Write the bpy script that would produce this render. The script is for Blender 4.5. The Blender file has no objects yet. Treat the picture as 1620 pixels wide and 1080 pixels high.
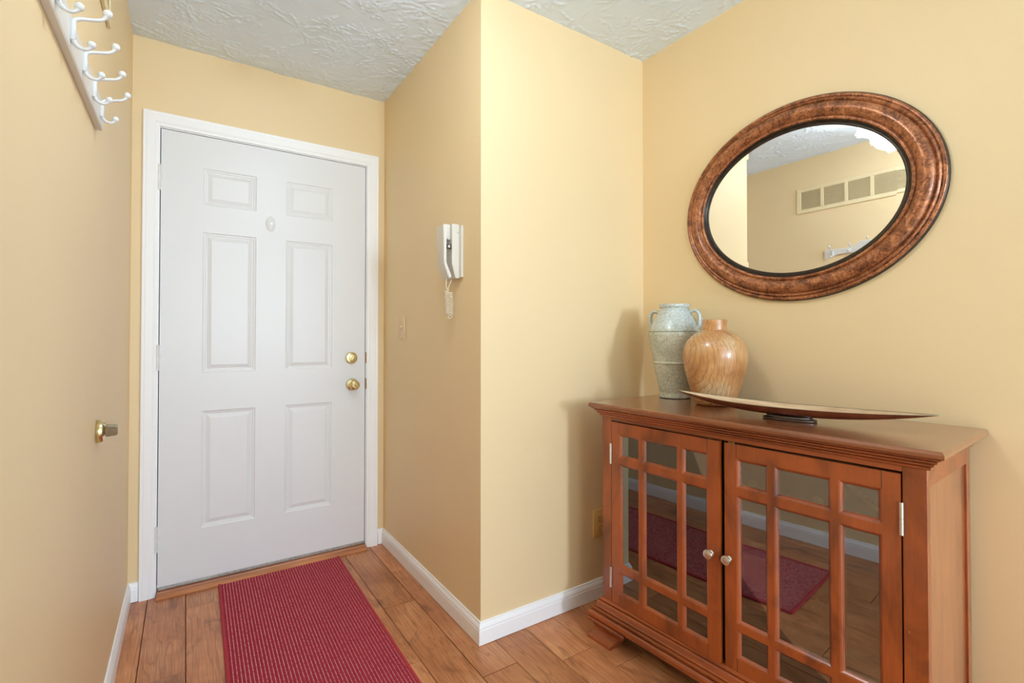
import bpy, bmesh, math, random
from mathutils import Vector, Matrix
random.seed(7)
S = bpy.context.scene
COL = S.collection
PI = math.pi

# ------------------------------------------------------------------ camera
F_PX, CY = 776.7, 523.6
YAW, PITCH, CAM_H = 0.5863, 0.013, 1.1296
cd = bpy.data.cameras.new('camera'); cam = bpy.data.objects.new('camera', cd); COL.objects.link(cam)
cam.location = (0, 0, CAM_H)
cam.rotation_euler = (PI/2 + PITCH, 0, -YAW)
cd.sensor_fit = 'HORIZONTAL'; cd.sensor_width = 36.0
cd.lens = F_PX/1620*36.0
cd.shift_y = -(540-CY)/1620
cd.clip_start = 0.02
S.camera = cam

# ------------------------------------------------------------------ world, daylight, exposure
w = bpy.data.worlds.new('world'); S.world = w; w.use_nodes = True
bg = w.node_tree.nodes['Background']
bg.inputs[0].default_value = (0.80, 0.90, 1.0, 1); bg.inputs[1].default_value = 1.5
S.view_settings.view_transform = 'Standard'; S.view_settings.look = 'None'
S.view_settings.exposure = -0.02; S.view_settings.gamma = 1.0
S.view_settings.use_curve_mapping = False
S.cycles.max_bounces = 9; S.cycles.diffuse_bounces = 6; S.cycles.glossy_bounces = 6
S.cycles.transparent_max_bounces = 12
S.cycles.caustics_reflective = False; S.cycles.caustics_refractive = False

def area_light(name, loc, rot, sx, sy, power, col):
    l = bpy.data.lights.new(name, 'AREA'); l.shape = 'RECTANGLE'; l.size = sx; l.size_y = sy
    l.energy = power; l.color = col
    o = bpy.data.objects.new(name, l); COL.objects.link(o); o.location = loc; o.rotation_euler = rot
    return o
# daylight entering through two living room windows behind the camera, plus one added for fill
DAY = (0.72, 0.86, 1.0)
area_light('daylight_window_1', (0.90, -4.62, 1.55), (PI/2, 0, 0), 0.56, 1.0, 178, DAY)
area_light('daylight_window_2', (3.0, -4.62, 1.35), (PI/2, 0, 0), 2.0, 1.8, 40, DAY)
area_light('fill_added_window', (-0.32, -2.9, 1.50), (0, -PI/2, 0), 1.4, 1.6, 62, DAY)  # fill light for the right wall and niche, through an added side window

# ------------------------------------------------------------------ dimensions
XL, XR, YD, YN, XW, H = -0.200, 0.9135, 2.659, 1.585, 1.797, 2.44
YB, XE, YS = -4.5, 4.5, -0.10           # living room back wall, east wall, return wall

# ------------------------------------------------------------------ helpers
def link(name, me, mat=None, parent=None):
    o = bpy.data.objects.new(name, me); COL.objects.link(o)
    if mat is not None and len(me.materials) == 0: me.materials.append(mat)
    if parent is not None: o.parent = parent
    return o
def obj(name, bm, mat, parent=None, smooth=False, ang=35):
    me = bpy.data.meshes.new(name)
    bmesh.ops.recalc_face_normals(bm, faces=bm.faces[:])
    bm.to_mesh(me); bm.free()
    o = link(name, me, mat, parent)
    if smooth:
        me.polygons.foreach_set('use_smooth', [True]*len(me.polygons))
        try: me.set_sharp_from_angle(angle=math.radians(ang))
        except Exception: pass
    return o
def empty(name, loc=(0, 0, 0), rz=0, parent=None):
    o = bpy.data.objects.new(name, None); COL.objects.link(o); o.location = loc
    o.rotation_euler = (0, 0, rz); o.empty_display_size = .05
    if parent is not None: o.parent = parent
    return o
def tag(o, label=None, cat=None, group=None, kind=None):
    if label: o['label'] = label
    if cat: o['category'] = cat
    if group: o['group'] = group
    if kind: o['kind'] = kind
    return o
def copy_tree(o, parent=None):
    c = o.copy(); COL.objects.link(c); c.parent = parent
    for ch in list(o.children): copy_tree(ch, c)
    return c
def box(bm, a, b, bev=0, seg=2):
    r = bmesh.ops.create_cube(bm, size=1)
    vs = r['verts']
    for v in vs:
        v.co = Vector([a[i] + (v.co[i]+.5)*(b[i]-a[i]) for i in range(3)])
    if bev > 0:
        es = list({e for v in vs for e in v.link_edges})
        bmesh.ops.bevel(bm, geom=es, offset=bev, segments=seg, affect='EDGES', profile=.5)
    return bm
def nbox(a, b, bev=0, seg=2): return box(bmesh.new(), a, b, bev, seg)
def strips(bm, rows, closed_u=False, closed_v=False):
    """rows: list of equal-length point lists -> quad grid"""
    V = [[bm.verts.new(p) for p in r] for r in rows]
    n, m = len(rows), len(rows[0])
    for i in range(n if closed_u else n-1):
        for j in range(m if closed_v else m-1):
            a, b, c, d = V[i][j], V[i][(j+1) % m], V[(i+1) % n][(j+1) % m], V[(i+1) % n][j]
            try: bm.faces.new((a, b, c, d))
            except ValueError: pass
    return V
def lathe(bm, prof, n=40, center=(0, 0, 0), axis='Z'):
    """prof: (r, h) list"""
    cx, cy, cz = center
    def pt(r, h, a):
        c, s = r*math.cos(a), r*math.sin(a)
        if axis == 'Z': return (cx+c, cy+s, cz+h)
        if axis == 'X': return (cx+h, cy+c, cz+s)
        return (cx+c, cy+h, cz+s)
    rows = []
    for k in range(n):
        a = 2*PI*k/n
        rows.append([pt(max(r, 1e-5), h, a) for r, h in prof])
    strips(bm, rows, closed_u=True)
    bmesh.ops.remove_doubles(bm, verts=bm.verts[:], dist=3e-5)
    return bm
def tube(bm, pts, rad, n=8, caps=True):
    """round tube along pts; rad scalar or list"""
    pts = [Vector(p) for p in pts]
    if not isinstance(rad, (list, tuple)): rad = [rad]*len(pts)
    rows = []; up = None
    for i, p in enumerate(pts):
        t = (pts[min(i+1, len(pts)-1)] - pts[max(i-1, 0)]).normalized()
        if up is None:
            up = Vector((0, 0, 1)) if abs(t.z) < .9 else Vector((1, 0, 0))
        s = t.cross(up).normalized(); up = s.cross(t).normalized()
        rows.append([p + rad[i]*(math.cos(2*PI*k/n)*s + math.sin(2*PI*k/n)*up) for k in range(n)])
    V = strips(bm, rows, closed_v=True)
    if caps:
        bm.faces.new(V[0]); bm.faces.new(list(reversed(V[-1])))
    return bm
def prism(bm, poly, fa, fb):
    """poly list of 2D; fa(p), fb(p) map to 3D on the two ends"""
    A = [bm.verts.new(fa(p)) for p in poly]; B = [bm.verts.new(fb(p)) for p in poly]
    n = len(poly)
    bm.faces.new(A); bm.faces.new(list(reversed(B)))
    for i in range(n):
        bm.faces.new((A[i], B[i], B[(i+1) % n], A[(i+1) % n]))
    return bm
def catmull(P, n=6):
    P = [Vector(p) for p in P]; out = []
    for i in range(len(P)-1):
        p0, p1, p2, p3 = P[max(i-1, 0)], P[i], P[i+1], P[min(i+2, len(P)-1)]
        for k in range(n):
            t = k/n
            out.append(.5*((2*p1) + (p2-p0)*t + (2*p0-5*p1+4*p2-p3)*t*t + (3*p1-p0-3*p2+p3)*t**3))
    out.append(P[-1]); return out

# ------------------------------------------------------------------ materials
class NT:
    def __init__(s, name):
        s.m = bpy.data.materials.new(name); s.m.use_nodes = True
        s.t = s.m.node_tree; s.b = s.t.nodes['Principled BSDF']
    def n(s, typ, **kw):
        nd = s.t.nodes.new(typ)
        for k, v in kw.items(): setattr(nd, k, v)
        return nd
    def l(s, a, b): s.t.links.new(a, b)
    def coord(s, out='Object', scale=(1, 1, 1), rnd=0):
        c = s.n('ShaderNodeTexCoord'); mp = s.n('ShaderNodeMapping'); mp.inputs['Scale'].default_value = scale
        s.l(c.outputs[out], mp.inputs['Vector'])
        if rnd:
            oi = s.n('ShaderNodeObjectInfo'); mu = s.n('ShaderNodeMath', operation='MULTIPLY'); mu.inputs[1].default_value = rnd
            s.l(oi.outputs['Random'], mu.inputs[0])
            cb = s.n('ShaderNodeCombineXYZ'); 
            for i in range(3): s.l(mu.outputs[0], cb.inputs[i])
            s.l(cb.outputs[0], mp.inputs['Location'])
        return mp.outputs[0]
    def noise(s, vec, scale, detail=3, rough=.5, dist=0):
        t = s.n('ShaderNodeTexNoise'); t.inputs['Scale'].default_value = scale; t.inputs['Detail'].default_value = detail
        t.inputs['Roughness'].default_value = rough; t.inputs['Distortion'].default_value = dist
        if vec is not None: s.l(vec, t.inputs['Vector'])
        return t.outputs['Fac']
    def ramp(s, fac, stops):
        r = s.n('ShaderNodeValToRGB'); e = r.color_ramp.elements
        while len(e) < len(stops): e.new(.5)
        for i, (p, c) in enumerate(stops):
            e[i].position = p; e[i].color = (*c, 1) if len(c) == 3 else c
        s.l(fac, r.inputs['Fac']); return r.outputs['Color']
    def mix(s, fac, a, b, mode='MIX'):
        m = s.n('ShaderNodeMix', data_type='RGBA', blend_type=mode)
        if isinstance(fac, float) or isinstance(fac, int): m.inputs[0].default_value = fac
        else: s.l(fac, m.inputs[0])
        for i, v in ((6, a), (7, b)):
            if isinstance(v, tuple): m.inputs[i].default_value = (*v, 1)
            else: s.l(v, m.inputs[i])
        return m.outputs[2]
    def math(s, op, a, b=None, c=None):
        m = s.n('ShaderNodeMath', operation=op)
        for i, v in enumerate((a, b, c)):
            if v is None: continue
            if isinstance(v, (int, float)): m.inputs[i].default_value = v
            else: s.l(v, m.inputs[i])
        return m.outputs[0]
    def bump(s, h, strength=.3, dist=.002):
        b = s.n('ShaderNodeBump'); b.inputs['Strength'].default_value = strength; b.inputs['Distance'].default_value = dist
        s.l(h, b.inputs['Height']); s.l(b.outputs[0], s.b.inputs['Normal']); return b
    def set(s, col=None, rough=.5, metal=0, coat=0, coat_r=.1, spec=None):
        if col is not None:
            if isinstance(col, tuple): s.b.inputs['Base Color'].default_value = (*col, 1)
            else: s.l(col, s.b.inputs['Base Color'])
        s.b.inputs['Roughness'].default_value = rough; s.b.inputs['Metallic'].default_value = metal
        s.b.inputs['Coat Weight'].default_value = coat; s.b.inputs['Coat Roughness'].default_value = coat_r
        if spec is not None: s.b.inputs['Specular IOR Level'].default_value = spec
        return s
def srgb(r, g, b):
    f = lambda c: (c/255/12.92) if c/255 <= .04045 else ((c/255+.055)/1.055)**2.4
    return (f(r), f(g), f(b))
def plain(name, col, rough=.5, metal=0, coat=0, nz=.06, nscale=30):
    m = NT(name); v = m.coord()
    f = m.noise(v, nscale, 3)
    c = m.ramp(f, [(.3, tuple(x*(1-nz) for x in col)), (.7, tuple(min(1, x*(1+nz)) for x in col))])
    m.set(c, rough, metal, coat); return m.m

WALL_COL = srgb(234, 210, 166)
def wall_paint():
    m = NT('wall_paint'); v = m.coord()
    f = m.noise(v, 1.3, 2)
    c = m.ramp(f, [(.3, tuple(x*.98 for x in WALL_COL)), (.7, tuple(x*1.02 for x in WALL_COL))])
    m.set(c, .48, spec=.35)
    h = m.noise(v, 140, 3, .6); m.bump(h, .12, .002)
    return m.m
M_WALL = wall_paint()

def ceiling_mat():
    m = NT('ceiling_plaster'); v = m.coord()
    f = m.noise(v, 2.0, 2)
    m.set(m.ramp(f, [(.3, srgb(225, 239, 254)), (.7, srgb(228, 241, 255))]), .85, spec=.2)
    m.bump(m.noise(v, 260, 3), .15, .001)
    return m.m
M_CEIL = ceiling_mat()
def white_paint(name, col=srgb(246, 247, 248), rough=.38):
    m = NT(name); v = m.coord(scale=(60, 60, 4))
    h = m.noise(v, 4, 3)
    m.set(col, rough, spec=.45); m.bump(h, .06, .001); return m.m
M_TRIM = white_paint('trim_white'); M_DOOR = white_paint('door_white', srgb(226, 227, 228), .36)
M_BLACK = plain('dark_gap', (.012, .010, .008), .7)
M_HINGE = plain('painted_hinge', srgb(226, 226, 224), .4)
M_BRASS = plain('brass', srgb(224, 208, 158), .2, 1.0, nz=.1, nscale=60)
M_BRASSDK = plain('aged_brass', srgb(150, 120, 78), .32, 1.0, nz=.2, nscale=80)
M_CHROME = plain('satin_nickel', srgb(222, 218, 212), .26, 1.0, nz=.04)
M_GREYMETAL = plain('grey_metal', srgb(168, 162, 140), .34, .85, nz=.12, nscale=70)
M_ALU = plain('threshold_metal', srgb(170, 168, 162), .4, .8, nz=.2, nscale=60)
M_PLASTIC = plain('ivory_plastic', srgb(218, 214, 204), .38, nz=.02)
M_CORD = plain('cord_cream', srgb(228, 216, 190), .5, nz=.03)
M_RACK = white_paint('rack_white', srgb(222, 219, 214), .4)
M_HOOK = plain('hook_enamel', srgb(214, 214, 212), .25, coat=.3, nz=.01)
M_PLATE = plain('painted_plate', tuple(x*.97 for x in WALL_COL), .42, nz=.02)
M_OUTLET = plain('outlet_plate', srgb(226, 192, 122), .4, nz=.02)

def plank_mat():
    m = NT('oak_laminate'); v = m.coord('Object', rnd=40)
    mp = m.n('ShaderNodeMapping'); mp.inputs['Scale'].default_value = (9, .9, 1); m.l(v, mp.inputs['Vector'])
    warp = m.noise(mp.outputs[0], 1.1, 3, .55)
    ring = m.math('SINE', m.math('MULTIPLY', warp, 85))
    mp2 = m.n('ShaderNodeMapping'); mp2.inputs['Scale'].default_value = (150, 4, 1); m.l(v, mp2.inputs['Vector'])
    grain = m.noise(mp2.outputs[0], 1.5, 4, .65)
    big = m.noise(v, 5.0, 3, .6)
    c1 = m.ramp(big, [(.28, srgb(178, 114, 76)), (.5, srgb(206, 140, 96)), (.75, srgb(222, 164, 118))])
    c2 = m.mix(m.ramp(ring, [(.0, (0, 0, 0)), (.55, (0, 0, 0)), (1, (.55, .55, .55))]), c1, srgb(158, 98, 62))
    c3 = m.mix(m.ramp(grain, [(.42, (.40, .40, .40)), (.6, (0, 0, 0))]), c2, srgb(146, 90, 56))
    mpk = m.n('ShaderNodeMapping'); mpk.inputs['Scale'].default_value = (5.5, 2.6, 1); m.l(v, mpk.inputs['Vector'])
    knot = m.noise(mpk.outputs[0], 1.5, 4, .6, .8)
    c4 = m.mix(m.ramp(knot, [(.57, (0, 0, 0)), (.70, (.75, .75, .75))]), c3, srgb(116, 70, 48))
    oi = m.n('ShaderNodeObjectInfo')
    hs = m.n('ShaderNodeHueSaturation'); m.l(c4, hs.inputs['Color'])
    m.l(m.math('MULTIPLY_ADD', oi.outputs['Random'], .22, .90), hs.inputs['Value'])
    hs.inputs['Saturation'].default_value = 1.02
    m.set(hs.outputs[0], .34, spec=.5)
    m.bump(grain, .10, .001); return m.m
M_PLANK = plank_mat()

def cherry(name, base, dark, rough=.32, horizontal=False, coat=.6):
    m = NT(name); v = m.coord('Object', rnd=11)
    mp = m.n('ShaderNodeMapping'); mp.inputs['Scale'].default_value = (1.6, 9, 9) if horizontal else (9, 9, 3.0); m.l(v, mp.inputs['Vector'])
    big = m.noise(mp.outputs[0], 1.1, 4, .6, .6)
    mp2 = m.n('ShaderNodeMapping'); mp2.inputs['Scale'].default_value = (6, 120, 120) if horizontal else (120, 120, 6); m.l(v, mp2.inputs['Vector'])
    g = m.noise(mp2.outputs[0], 2, 4, .6)
    c = m.ramp(big, [(.3, dark), (.52, base), (.75, tuple(min(1, x*1.22) for x in base))])
    c = m.mix(m.ramp(g, [(.4, (.16, .16, .16)), (.6, (0, 0, 0))]), c, tuple(x*.6 for x in dark))
    # small pale chips
    ch = m.noise(v, 60, 2, .5)
    c = m.mix(m.ramp(ch, [(.79, (0, 0, 0)), (.81, (.55, .55, .55))]), c, srgb(205, 150, 105))
    m.set(c, rough, coat=coat, coat_r=.20); m.bump(g, .04, .001); return m.m
CB, CD = srgb(160, 78, 32), srgb(100, 46, 20)
M_CHERRY = cherry('cherry_wood', CB, CD)
M_CHERRYH = cherry('cherry_wood_horizontal', CB, CD, horizontal=True)
M_CHTOP = cherry('cherry_wood_top', srgb(138, 76, 42), srgb(108, 56, 32), .24, True, 1.0)
M_CHSIDE_GLARE = cherry('cherry_wood_side_glare', srgb(164, 98, 58), srgb(134, 76, 44), .34, False, 1.0)  # paler base colour: the tan glare on the sides is painted in
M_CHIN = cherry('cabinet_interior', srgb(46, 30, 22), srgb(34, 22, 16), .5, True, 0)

def glass_mat():
    m = NT('smoked_glass'); t = m.t
    out = t.nodes['Material Output']; t.nodes.remove(m.b)
    tr = m.n('ShaderNodeBsdfTransparent'); tr.inputs[0].default_value = (.90, .88, .86, 1)
    gl = m.n('ShaderNodeBsdfAnisotropic') if False else m.n('ShaderNodeBsdfGlossy')
    v = m.coord(); f = m.noise(v, 12, 3)
    gl.inputs['Roughness'].default_value = .012
    m.l(m.ramp(f, [(.3, (.84, .88, .92)), (.7, (.88, .92, .96))]), gl.inputs[0])
    lw = m.n('ShaderNodeFresnel'); lw.inputs[0].default_value = 1.7
    fac = m.math('MULTIPLY_ADD', lw.outputs[0], 1.0, .14)
    mx = m.n('ShaderNodeMixShader'); m.l(fac, mx.inputs[0]); m.l(tr.outputs[0], mx.inputs[1]); m.l(gl.outputs[0], mx.inputs[2])
    m.l(mx.outputs[0], out.inputs[0]); return m.m
M_GLASS = glass_mat()
def clear_pane():
    m = NT('window_glass'); t = m.t; out = t.nodes['Material Output']; t.nodes.remove(m.b)
    tr = m.n('ShaderNodeBsdfTransparent'); gl = m.n('ShaderNodeBsdfGlossy'); gl.inputs['Roughness'].default_value = .01
    mx = m.n('ShaderNodeMixShader'); mx.inputs[0].default_value = .06
    m.l(tr.outputs[0], mx.inputs[1]); m.l(gl.outputs[0], mx.inputs[2]); m.l(mx.outputs[0], out.inputs[0]); return m.m
M_PANE = clear_pane()
def mirror_mat():
    m = NT('mirror_silver'); v = m.coord(); f = m.noise(v, 2, 2)
    m.set(m.ramp(f, [(.3, (.90, .91, .91)), (.7, (.92, .93, .93))]), .0, 1.0); return m.m
M_MIRROR = mirror_mat()
def bronze():
    m = NT('mottled_bronze'); v = m.coord()
    f = m.noise(v, 26, 6, .72, .6); g = m.noise(v, 150, 4, .7)
    h = m.math('MULTIPLY_ADD', g, .45, m.math('MULTIPLY', f, .62))
    c = m.ramp(h, [(.36, srgb(56, 32, 20)), (.48, srgb(122, 72, 44)), (.58, srgb(176, 112, 72)), (.72, srgb(214, 154, 106))])
    m.set(c, .36, .45, coat=.25); m.bump(g, .25, .001); return m.m
M_BRONZE = bronze()
M_BRONZEDK = plain('dark_bronze', srgb(62, 52, 44), .3, .5, nz=.3, nscale=50)

# ------------------------------------------------------------------ setting: floor
fl = obj('floor', nbox((XL-.1, -.35, -.06), (XW+.1, YD+.15, -.011)), M_BLACK)
tag(fl, 'warm oak laminate plank floor of the entry hall', 'floor', kind='structure')
PW, SEAM0 = .1373, .0075
known = {-1: 2.01, 0: 2.464, 4: 1.622, 5: 2.008, 6: 1.426, 8: 1.345}
plank_cache = {}
def plank(x0, x1, y0, y1):
    g = .0011
    key = (round(x1-x0, 4), round(y1-y0, 4))
    if key not in plank_cache:
        bm = nbox((-(x1-x0)/2+g, -(y1-y0)/2+g, -.0105), ((x1-x0)/2-g, (y1-y0)/2-g, 0))
        es = [e for e in bm.edges if all(v.co.z > -.001 for v in e.verts)]
        bmesh.ops.bevel(bm, geom=es, offset=.0014, segments=1, affect='EDGES')
        me = bpy.data.meshes.new('plank'); bmesh.ops.recalc_face_normals(bm, faces=bm.faces[:]); bm.to_mesh(me); bm.free()
        me.materials.append(M_PLANK); plank_cache[key] = me
    o = link('plank', plank_cache[key], None, fl)
    o.location = ((x0+x1)/2, (y0+y1)/2, 0)
for i in range(-2, 14):
    x0, x1 = SEAM0 + PW*i, SEAM0 + PW*(i+1)
    x0 = max(x0, XL+.004); x1 = min(x1, XW-.004)
    if x1-x0 < .01: continue
    top = YD-.012 if x1 < XR+.01 else YN-.004
    if x0 < XR-.005 < x1: top = YN-.004
    j = known.get(i, 1.6 + ((i*0.437) % 1)*.9)
    ys = [j]
    y = j
    while y > -.35: y -= 1.22; ys.append(max(y, -.35))
    y = j
    while y < top: y += 1.22; ys.append(min(y, top))
    ys = sorted(set([round(t, 4) for t in ys if t < top - .02] + [top]))
    cross = x0 < XR-.005 < x1
    for a, b in zip(ys, ys[1:]):
        if b-a <= .01: continue
        if cross and b == top:                # this plank is notched around the wall corner
            g = .0011; bm = bmesh.new()
            prism(bm, [(x0+g, a+g), (x1-g, a+g), (x1-g, YN-.004), (XR-.004, YN-.004), (XR-.004, 2.30-g), (x0+g, 2.30-g)], lambda p: (p[0], p[1], -.0105), lambda p: (p[0], p[1], 0))
            obj('plank', bm, M_PLANK, fl); plank(x0, XR-.004, 2.30, YD-.012)
        else: plank(x0, x1, a, b)
def carpet():
    m = NT('pale_carpet'); v = m.coord(); f = m.noise(v, 220, 3)
    m.set(m.ramp(f, [(.3, srgb(212, 208, 202)), (.7, srgb(232, 230, 226))]), .95); m.bump(f, .5, .004); return m.m
fr = obj('floor_rear', nbox((XL-.1, YB-.1, -.06), (XE+.1, -.352, 0)), carpet())
tag(fr, 'pale carpet of the living room behind the entry hall', 'floor', kind='structure')

# ------------------------------------------------------------------ setting: ceiling and walls
ce = obj('ceiling', nbox((XL-.1, YB-.1, H+.0008), (XE+.1, YD+.1, H+.08)), M_CEIL)
tag(ce, 'white crow-foot textured plaster ceiling', 'ceiling', kind='structure')
M_WHITEWALL = plain('living_room_paint', srgb(240, 240, 238), .6, nz=.01)
# crow's-foot plaster relief: brush stamps of raised radiating ridges, modelled where the ceiling can be seen
import numpy as np
def plaster_relief():
    x0, x1, y0, y1, st = XL-.01, XW+.01, .25, YD+.01, .004
    nx, ny = int((x1-x0)/st)+1, int((y1-y0)/st)+1
    hm = np.zeros((nx+40, ny+40), np.float32)
    rng = np.random.RandomState(3)
    kr = 4; kk = np.arange(-kr, kr+1)
    ker = {}
    for q, sg in enumerate((.7, .9, 1.15)):
        ker[q] = np.exp(-(kk[:, None]**2 + kk[None, :]**2)/(2*sg*sg)).astype(np.float32)
    def stamp(px, py, amp, q):
        i, j = int(round(px))+20, int(round(py))+20
        if kr <= i < nx+40-kr-1 and kr <= j < ny+40-kr-1:
            sl = hm[i-kr:i+kr+1, j-kr:j+kr+1]; np.maximum(sl, amp*ker[q], out=sl)
    n_st = int((x1-x0)*(y1-y0)/.0085)
    for _ in range(n_st):
        cx, cy = rng.uniform(0, nx), rng.uniform(0, ny)
        R = rng.uniform(13, 30); a0 = rng.uniform(0, 6.28); span = rng.uniform(2.2, 6.28)
        lev = rng.uniform(.0018, .0046)
        for k in range(rng.randint(7, 15)):
            a = a0 + span*rng.rand(); bend = rng.uniform(-1.1, 1.1)
            r = rng.uniform(.12, .45)*R; rend = R*rng.uniform(.55, 1.1); q = rng.randint(0, 3)
            ph = rng.uniform(0, 6.28); amp = lev*rng.uniform(.6, 1.2)
            px, py = cx+r*math.cos(a), cy+r*math.sin(a)
            d = a
            for t in np.arange(r, rend, .8):
                d += bend*.8/R + .30*math.sin(t*.7+ph)*.35
                px += .8*math.cos(d); py += .8*math.sin(d)
                stamp(px, py, amp*(.65+.35*math.sin(t*.9+ph)), q)
    nzf = rng.rand(nx+40, ny+40).astype(np.float32)
    for _ in range(2): nzf = (nzf + np.roll(nzf, 1, 0) + np.roll(nzf, 1, 1) + np.roll(nzf, -1, 0) + np.roll(nzf, -1, 1))/5
    hm += (nzf-.5)*.0012
    h = hm[20:20+nx, 20:20+ny]
    X, Y = np.meshgrid(x0+np.arange(nx)*st, y0+np.arange(ny)*st, indexing='ij')
    co = np.stack([X, Y, H - h], -1).reshape(-1, 3).astype(np.float32)
    i, j = np.meshgrid(np.arange(nx-1), np.arange(ny-1), indexing='ij'); a = (i*ny+j).ravel()
    f = np.stack([a, a+1, a+ny+1, a+ny], -1).astype(np.int32)
    me = bpy.data.meshes.new('plaster_relief')
    me.vertices.add(len(co)); me.vertices.foreach_set('co', co.ravel())
    me.loops.add(f.size); me.loops.foreach_set('vertex_index', f.ravel())
    me.polygons.add(len(f)); me.polygons.foreach_set('loop_start', np.arange(0, f.size, 4, dtype=np.int32))
    me.update(calc_edges=True); me.polygons.foreach_set('use_smooth', np.ones(len(f), bool))
    o = link('plaster_relief', me, M_CEIL, ce); o['kind'] = 'stuff'
plaster_relief()
def wall(name, a, b, label, mat=None):
    o = obj(name, nbox(a, b), mat or M_WALL); tag(o, label, 'wall', kind='structure'); return o
W3 = (-3.7, -2.1, .80, 2.20)                    # unseen side window added in the left wall for fill light
bm = bmesh.new()
box(bm, (XL-.1, YB, 0), (XL, W3[0], H)); box(bm, (XL-.1, W3[1], 0), (XL, YD+.1, H))
box(bm, (XL-.1, W3[0], 0), (XL, W3[1], W3[2])); box(bm, (XL-.1, W3[0], W3[3]), (XL, W3[1], H))
o = obj('wall_left', bm, M_WALL); tag(o, 'long yellow wall on the left carrying the coat rack', 'wall', kind='structure')
bm = bmesh.new()
DL, DR, DT = -.100, .812, 2.058                # door opening
box(bm, (XL, YD, 0), (DL-.02, YD+.1, H)); box(bm, (DR+.02, YD, 0), (XR, YD+.1, H)); box(bm, (DL-.02, YD, DT+.02), (DR+.02, YD+.1, H))
o = obj('wall_front', bm, M_WALL); tag(o, 'yellow wall around the white entry door', 'wall', kind='structure')
wall('wall_hall', (XR, YN, 0), (XW+.1, YD+.1, H), 'yellow boxed-out wall with the intercom and the bright niche face')
wall('wall_right', (XW, YS, 0), (XW+.1, YN, H), 'yellow wall on the right behind the oval mirror')
wall('wall_return', (XW, YS-.1, 0), (XE, YS, H), 'white wall turning off to the living room', M_WHITEWALL)
wall('wall_east', (XE, YB, 0), (XE+.1, YS, H), 'white far side wall of the living room', M_WHITEWALL)
bm = bmesh.new()
W1 = (.62, 1.18, 1.05, 2.05); W2 = (2.0, 4.0, .45, 2.25)
xs = [XL, W1[0], W1[1], W2[0], W2[1], XE]
box(bm, (xs[0], YB-.1, 0), (xs[1], YB, H)); box(bm, (xs[2], YB-.1, 0), (xs[3], YB, H)); box(bm, (xs[4], YB-.1, 0), (xs[5], YB, H))
for W_ in (W1, W2):
    box(bm, (W_[0], YB-.1, 0), (W_[1], YB, W_[2])); box(bm, (W_[0], YB-.1, W_[3]), (W_[1], YB, H))
o = obj('wall_back', bm, M_WHITEWALL); tag(o, 'white living room wall with the two windows', 'wall', kind='structure')
for n, W_ in enumerate((W1, W2, W3)):
    if n < 2: wn = empty('window_%d' % (n+1), ((W_[0]+W_[1])/2, YB, W_[2]))
    else: wn = empty('window_3', (XL, (W_[0]+W_[1])/2, W_[2]), -PI/2)
    tag(wn, ('narrow white framed window in the living room back wall', 'wide white framed window in the living room back wall', 'added white framed side window, unseen, for fill light')[n], 'window', kind='structure')
    hw, hh = (W_[1]-W_[0])/2, W_[3]-W_[2]
    bm = bmesh.new()
    for a, b in (((-hw, -.06, 0), (-hw+.035, -.02, hh)), ((hw-.035, -.06, 0), (hw, -.02, hh)), ((-hw+.035, -.06, 0), (hw-.035, -.02, .035)), ((-hw+.035, -.06, hh-.035), (hw-.035, -.02, hh))): box(bm, a, b, .003, 1)
    obj('window_frame', bm, M_TRIM, wn)
    obj('pane', nbox((-hw+.034, -.043, .034), (hw-.034, -.038, hh-.034)), M_PANE, wn)

# baseboards: a profile swept along a straight run
BBP = [(0, 0), (.013, 0), (.013, .050), (.0115, .056), (.0120, .060), (.009, .068), (.006, .073), (.005, .079), (0, .080)]
def baseboard(name, p, q, nrm, label, ma=0, mb=0):
    """p->q along the wall foot, nrm into the room; ma/mb: mitre sign at the ends"""
    p, q, nn = Vector((*p, 0)), Vector((*q, 0)), Vector((*nrm, 0)); d = (q-p).normalized()
    bm = bmesh.new()
    prism(bm, BBP, lambda t: p + nn*t[0] - d*ma*t[0] + Vector((0, 0, t[1]+.002)), lambda t: q + nn*t[0] + d*mb*t[0] + Vector((0, 0, t[1]+.002)))
    o = obj(name, bm, M_TRIM); tag(o, label, 'baseboard', kind='structure'); return o
baseboard('baseboard_left', (XL, YB+.02), (XL, YD), (1, 0), 'white baseboard along the foot of the left wall', 0, -1)
baseboard('baseboard_front_left', (XL, YD), (DL-.063, YD), (0, -1), 'short white baseboard stub left of the door casing', -1, 0)
baseboard('baseboard_front_right', (DR+.067, YD), (XR, YD), (0, -1), 'short white baseboard stub right of the door casing', 0, -1)
baseboard('baseboard_hall', (XR, YD), (XR, YN), (-1, 0), 'white baseboard below the intercom wall', -1, 1)
baseboard('baseboard_niche', (XR, YN), (XW, YN), (0, -1), 'white baseboard along the bright niche wall', 1, -1)
baseboard('baseboard_right', (XW, YN), (XW, YS), (-1, 0), 'white baseboard behind the cabinet', -1, 1)

# ------------------------------------------------------------------ setting: entry door
d1 = empty('door_1', ((DL+DR)/2, YD, 0))
tag(d1, 'white six-panel entry door with brass knob and deadbolt', 'door', kind='structure')
DX = (DL+DR)/2
def dl(x): return x-DX
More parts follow.
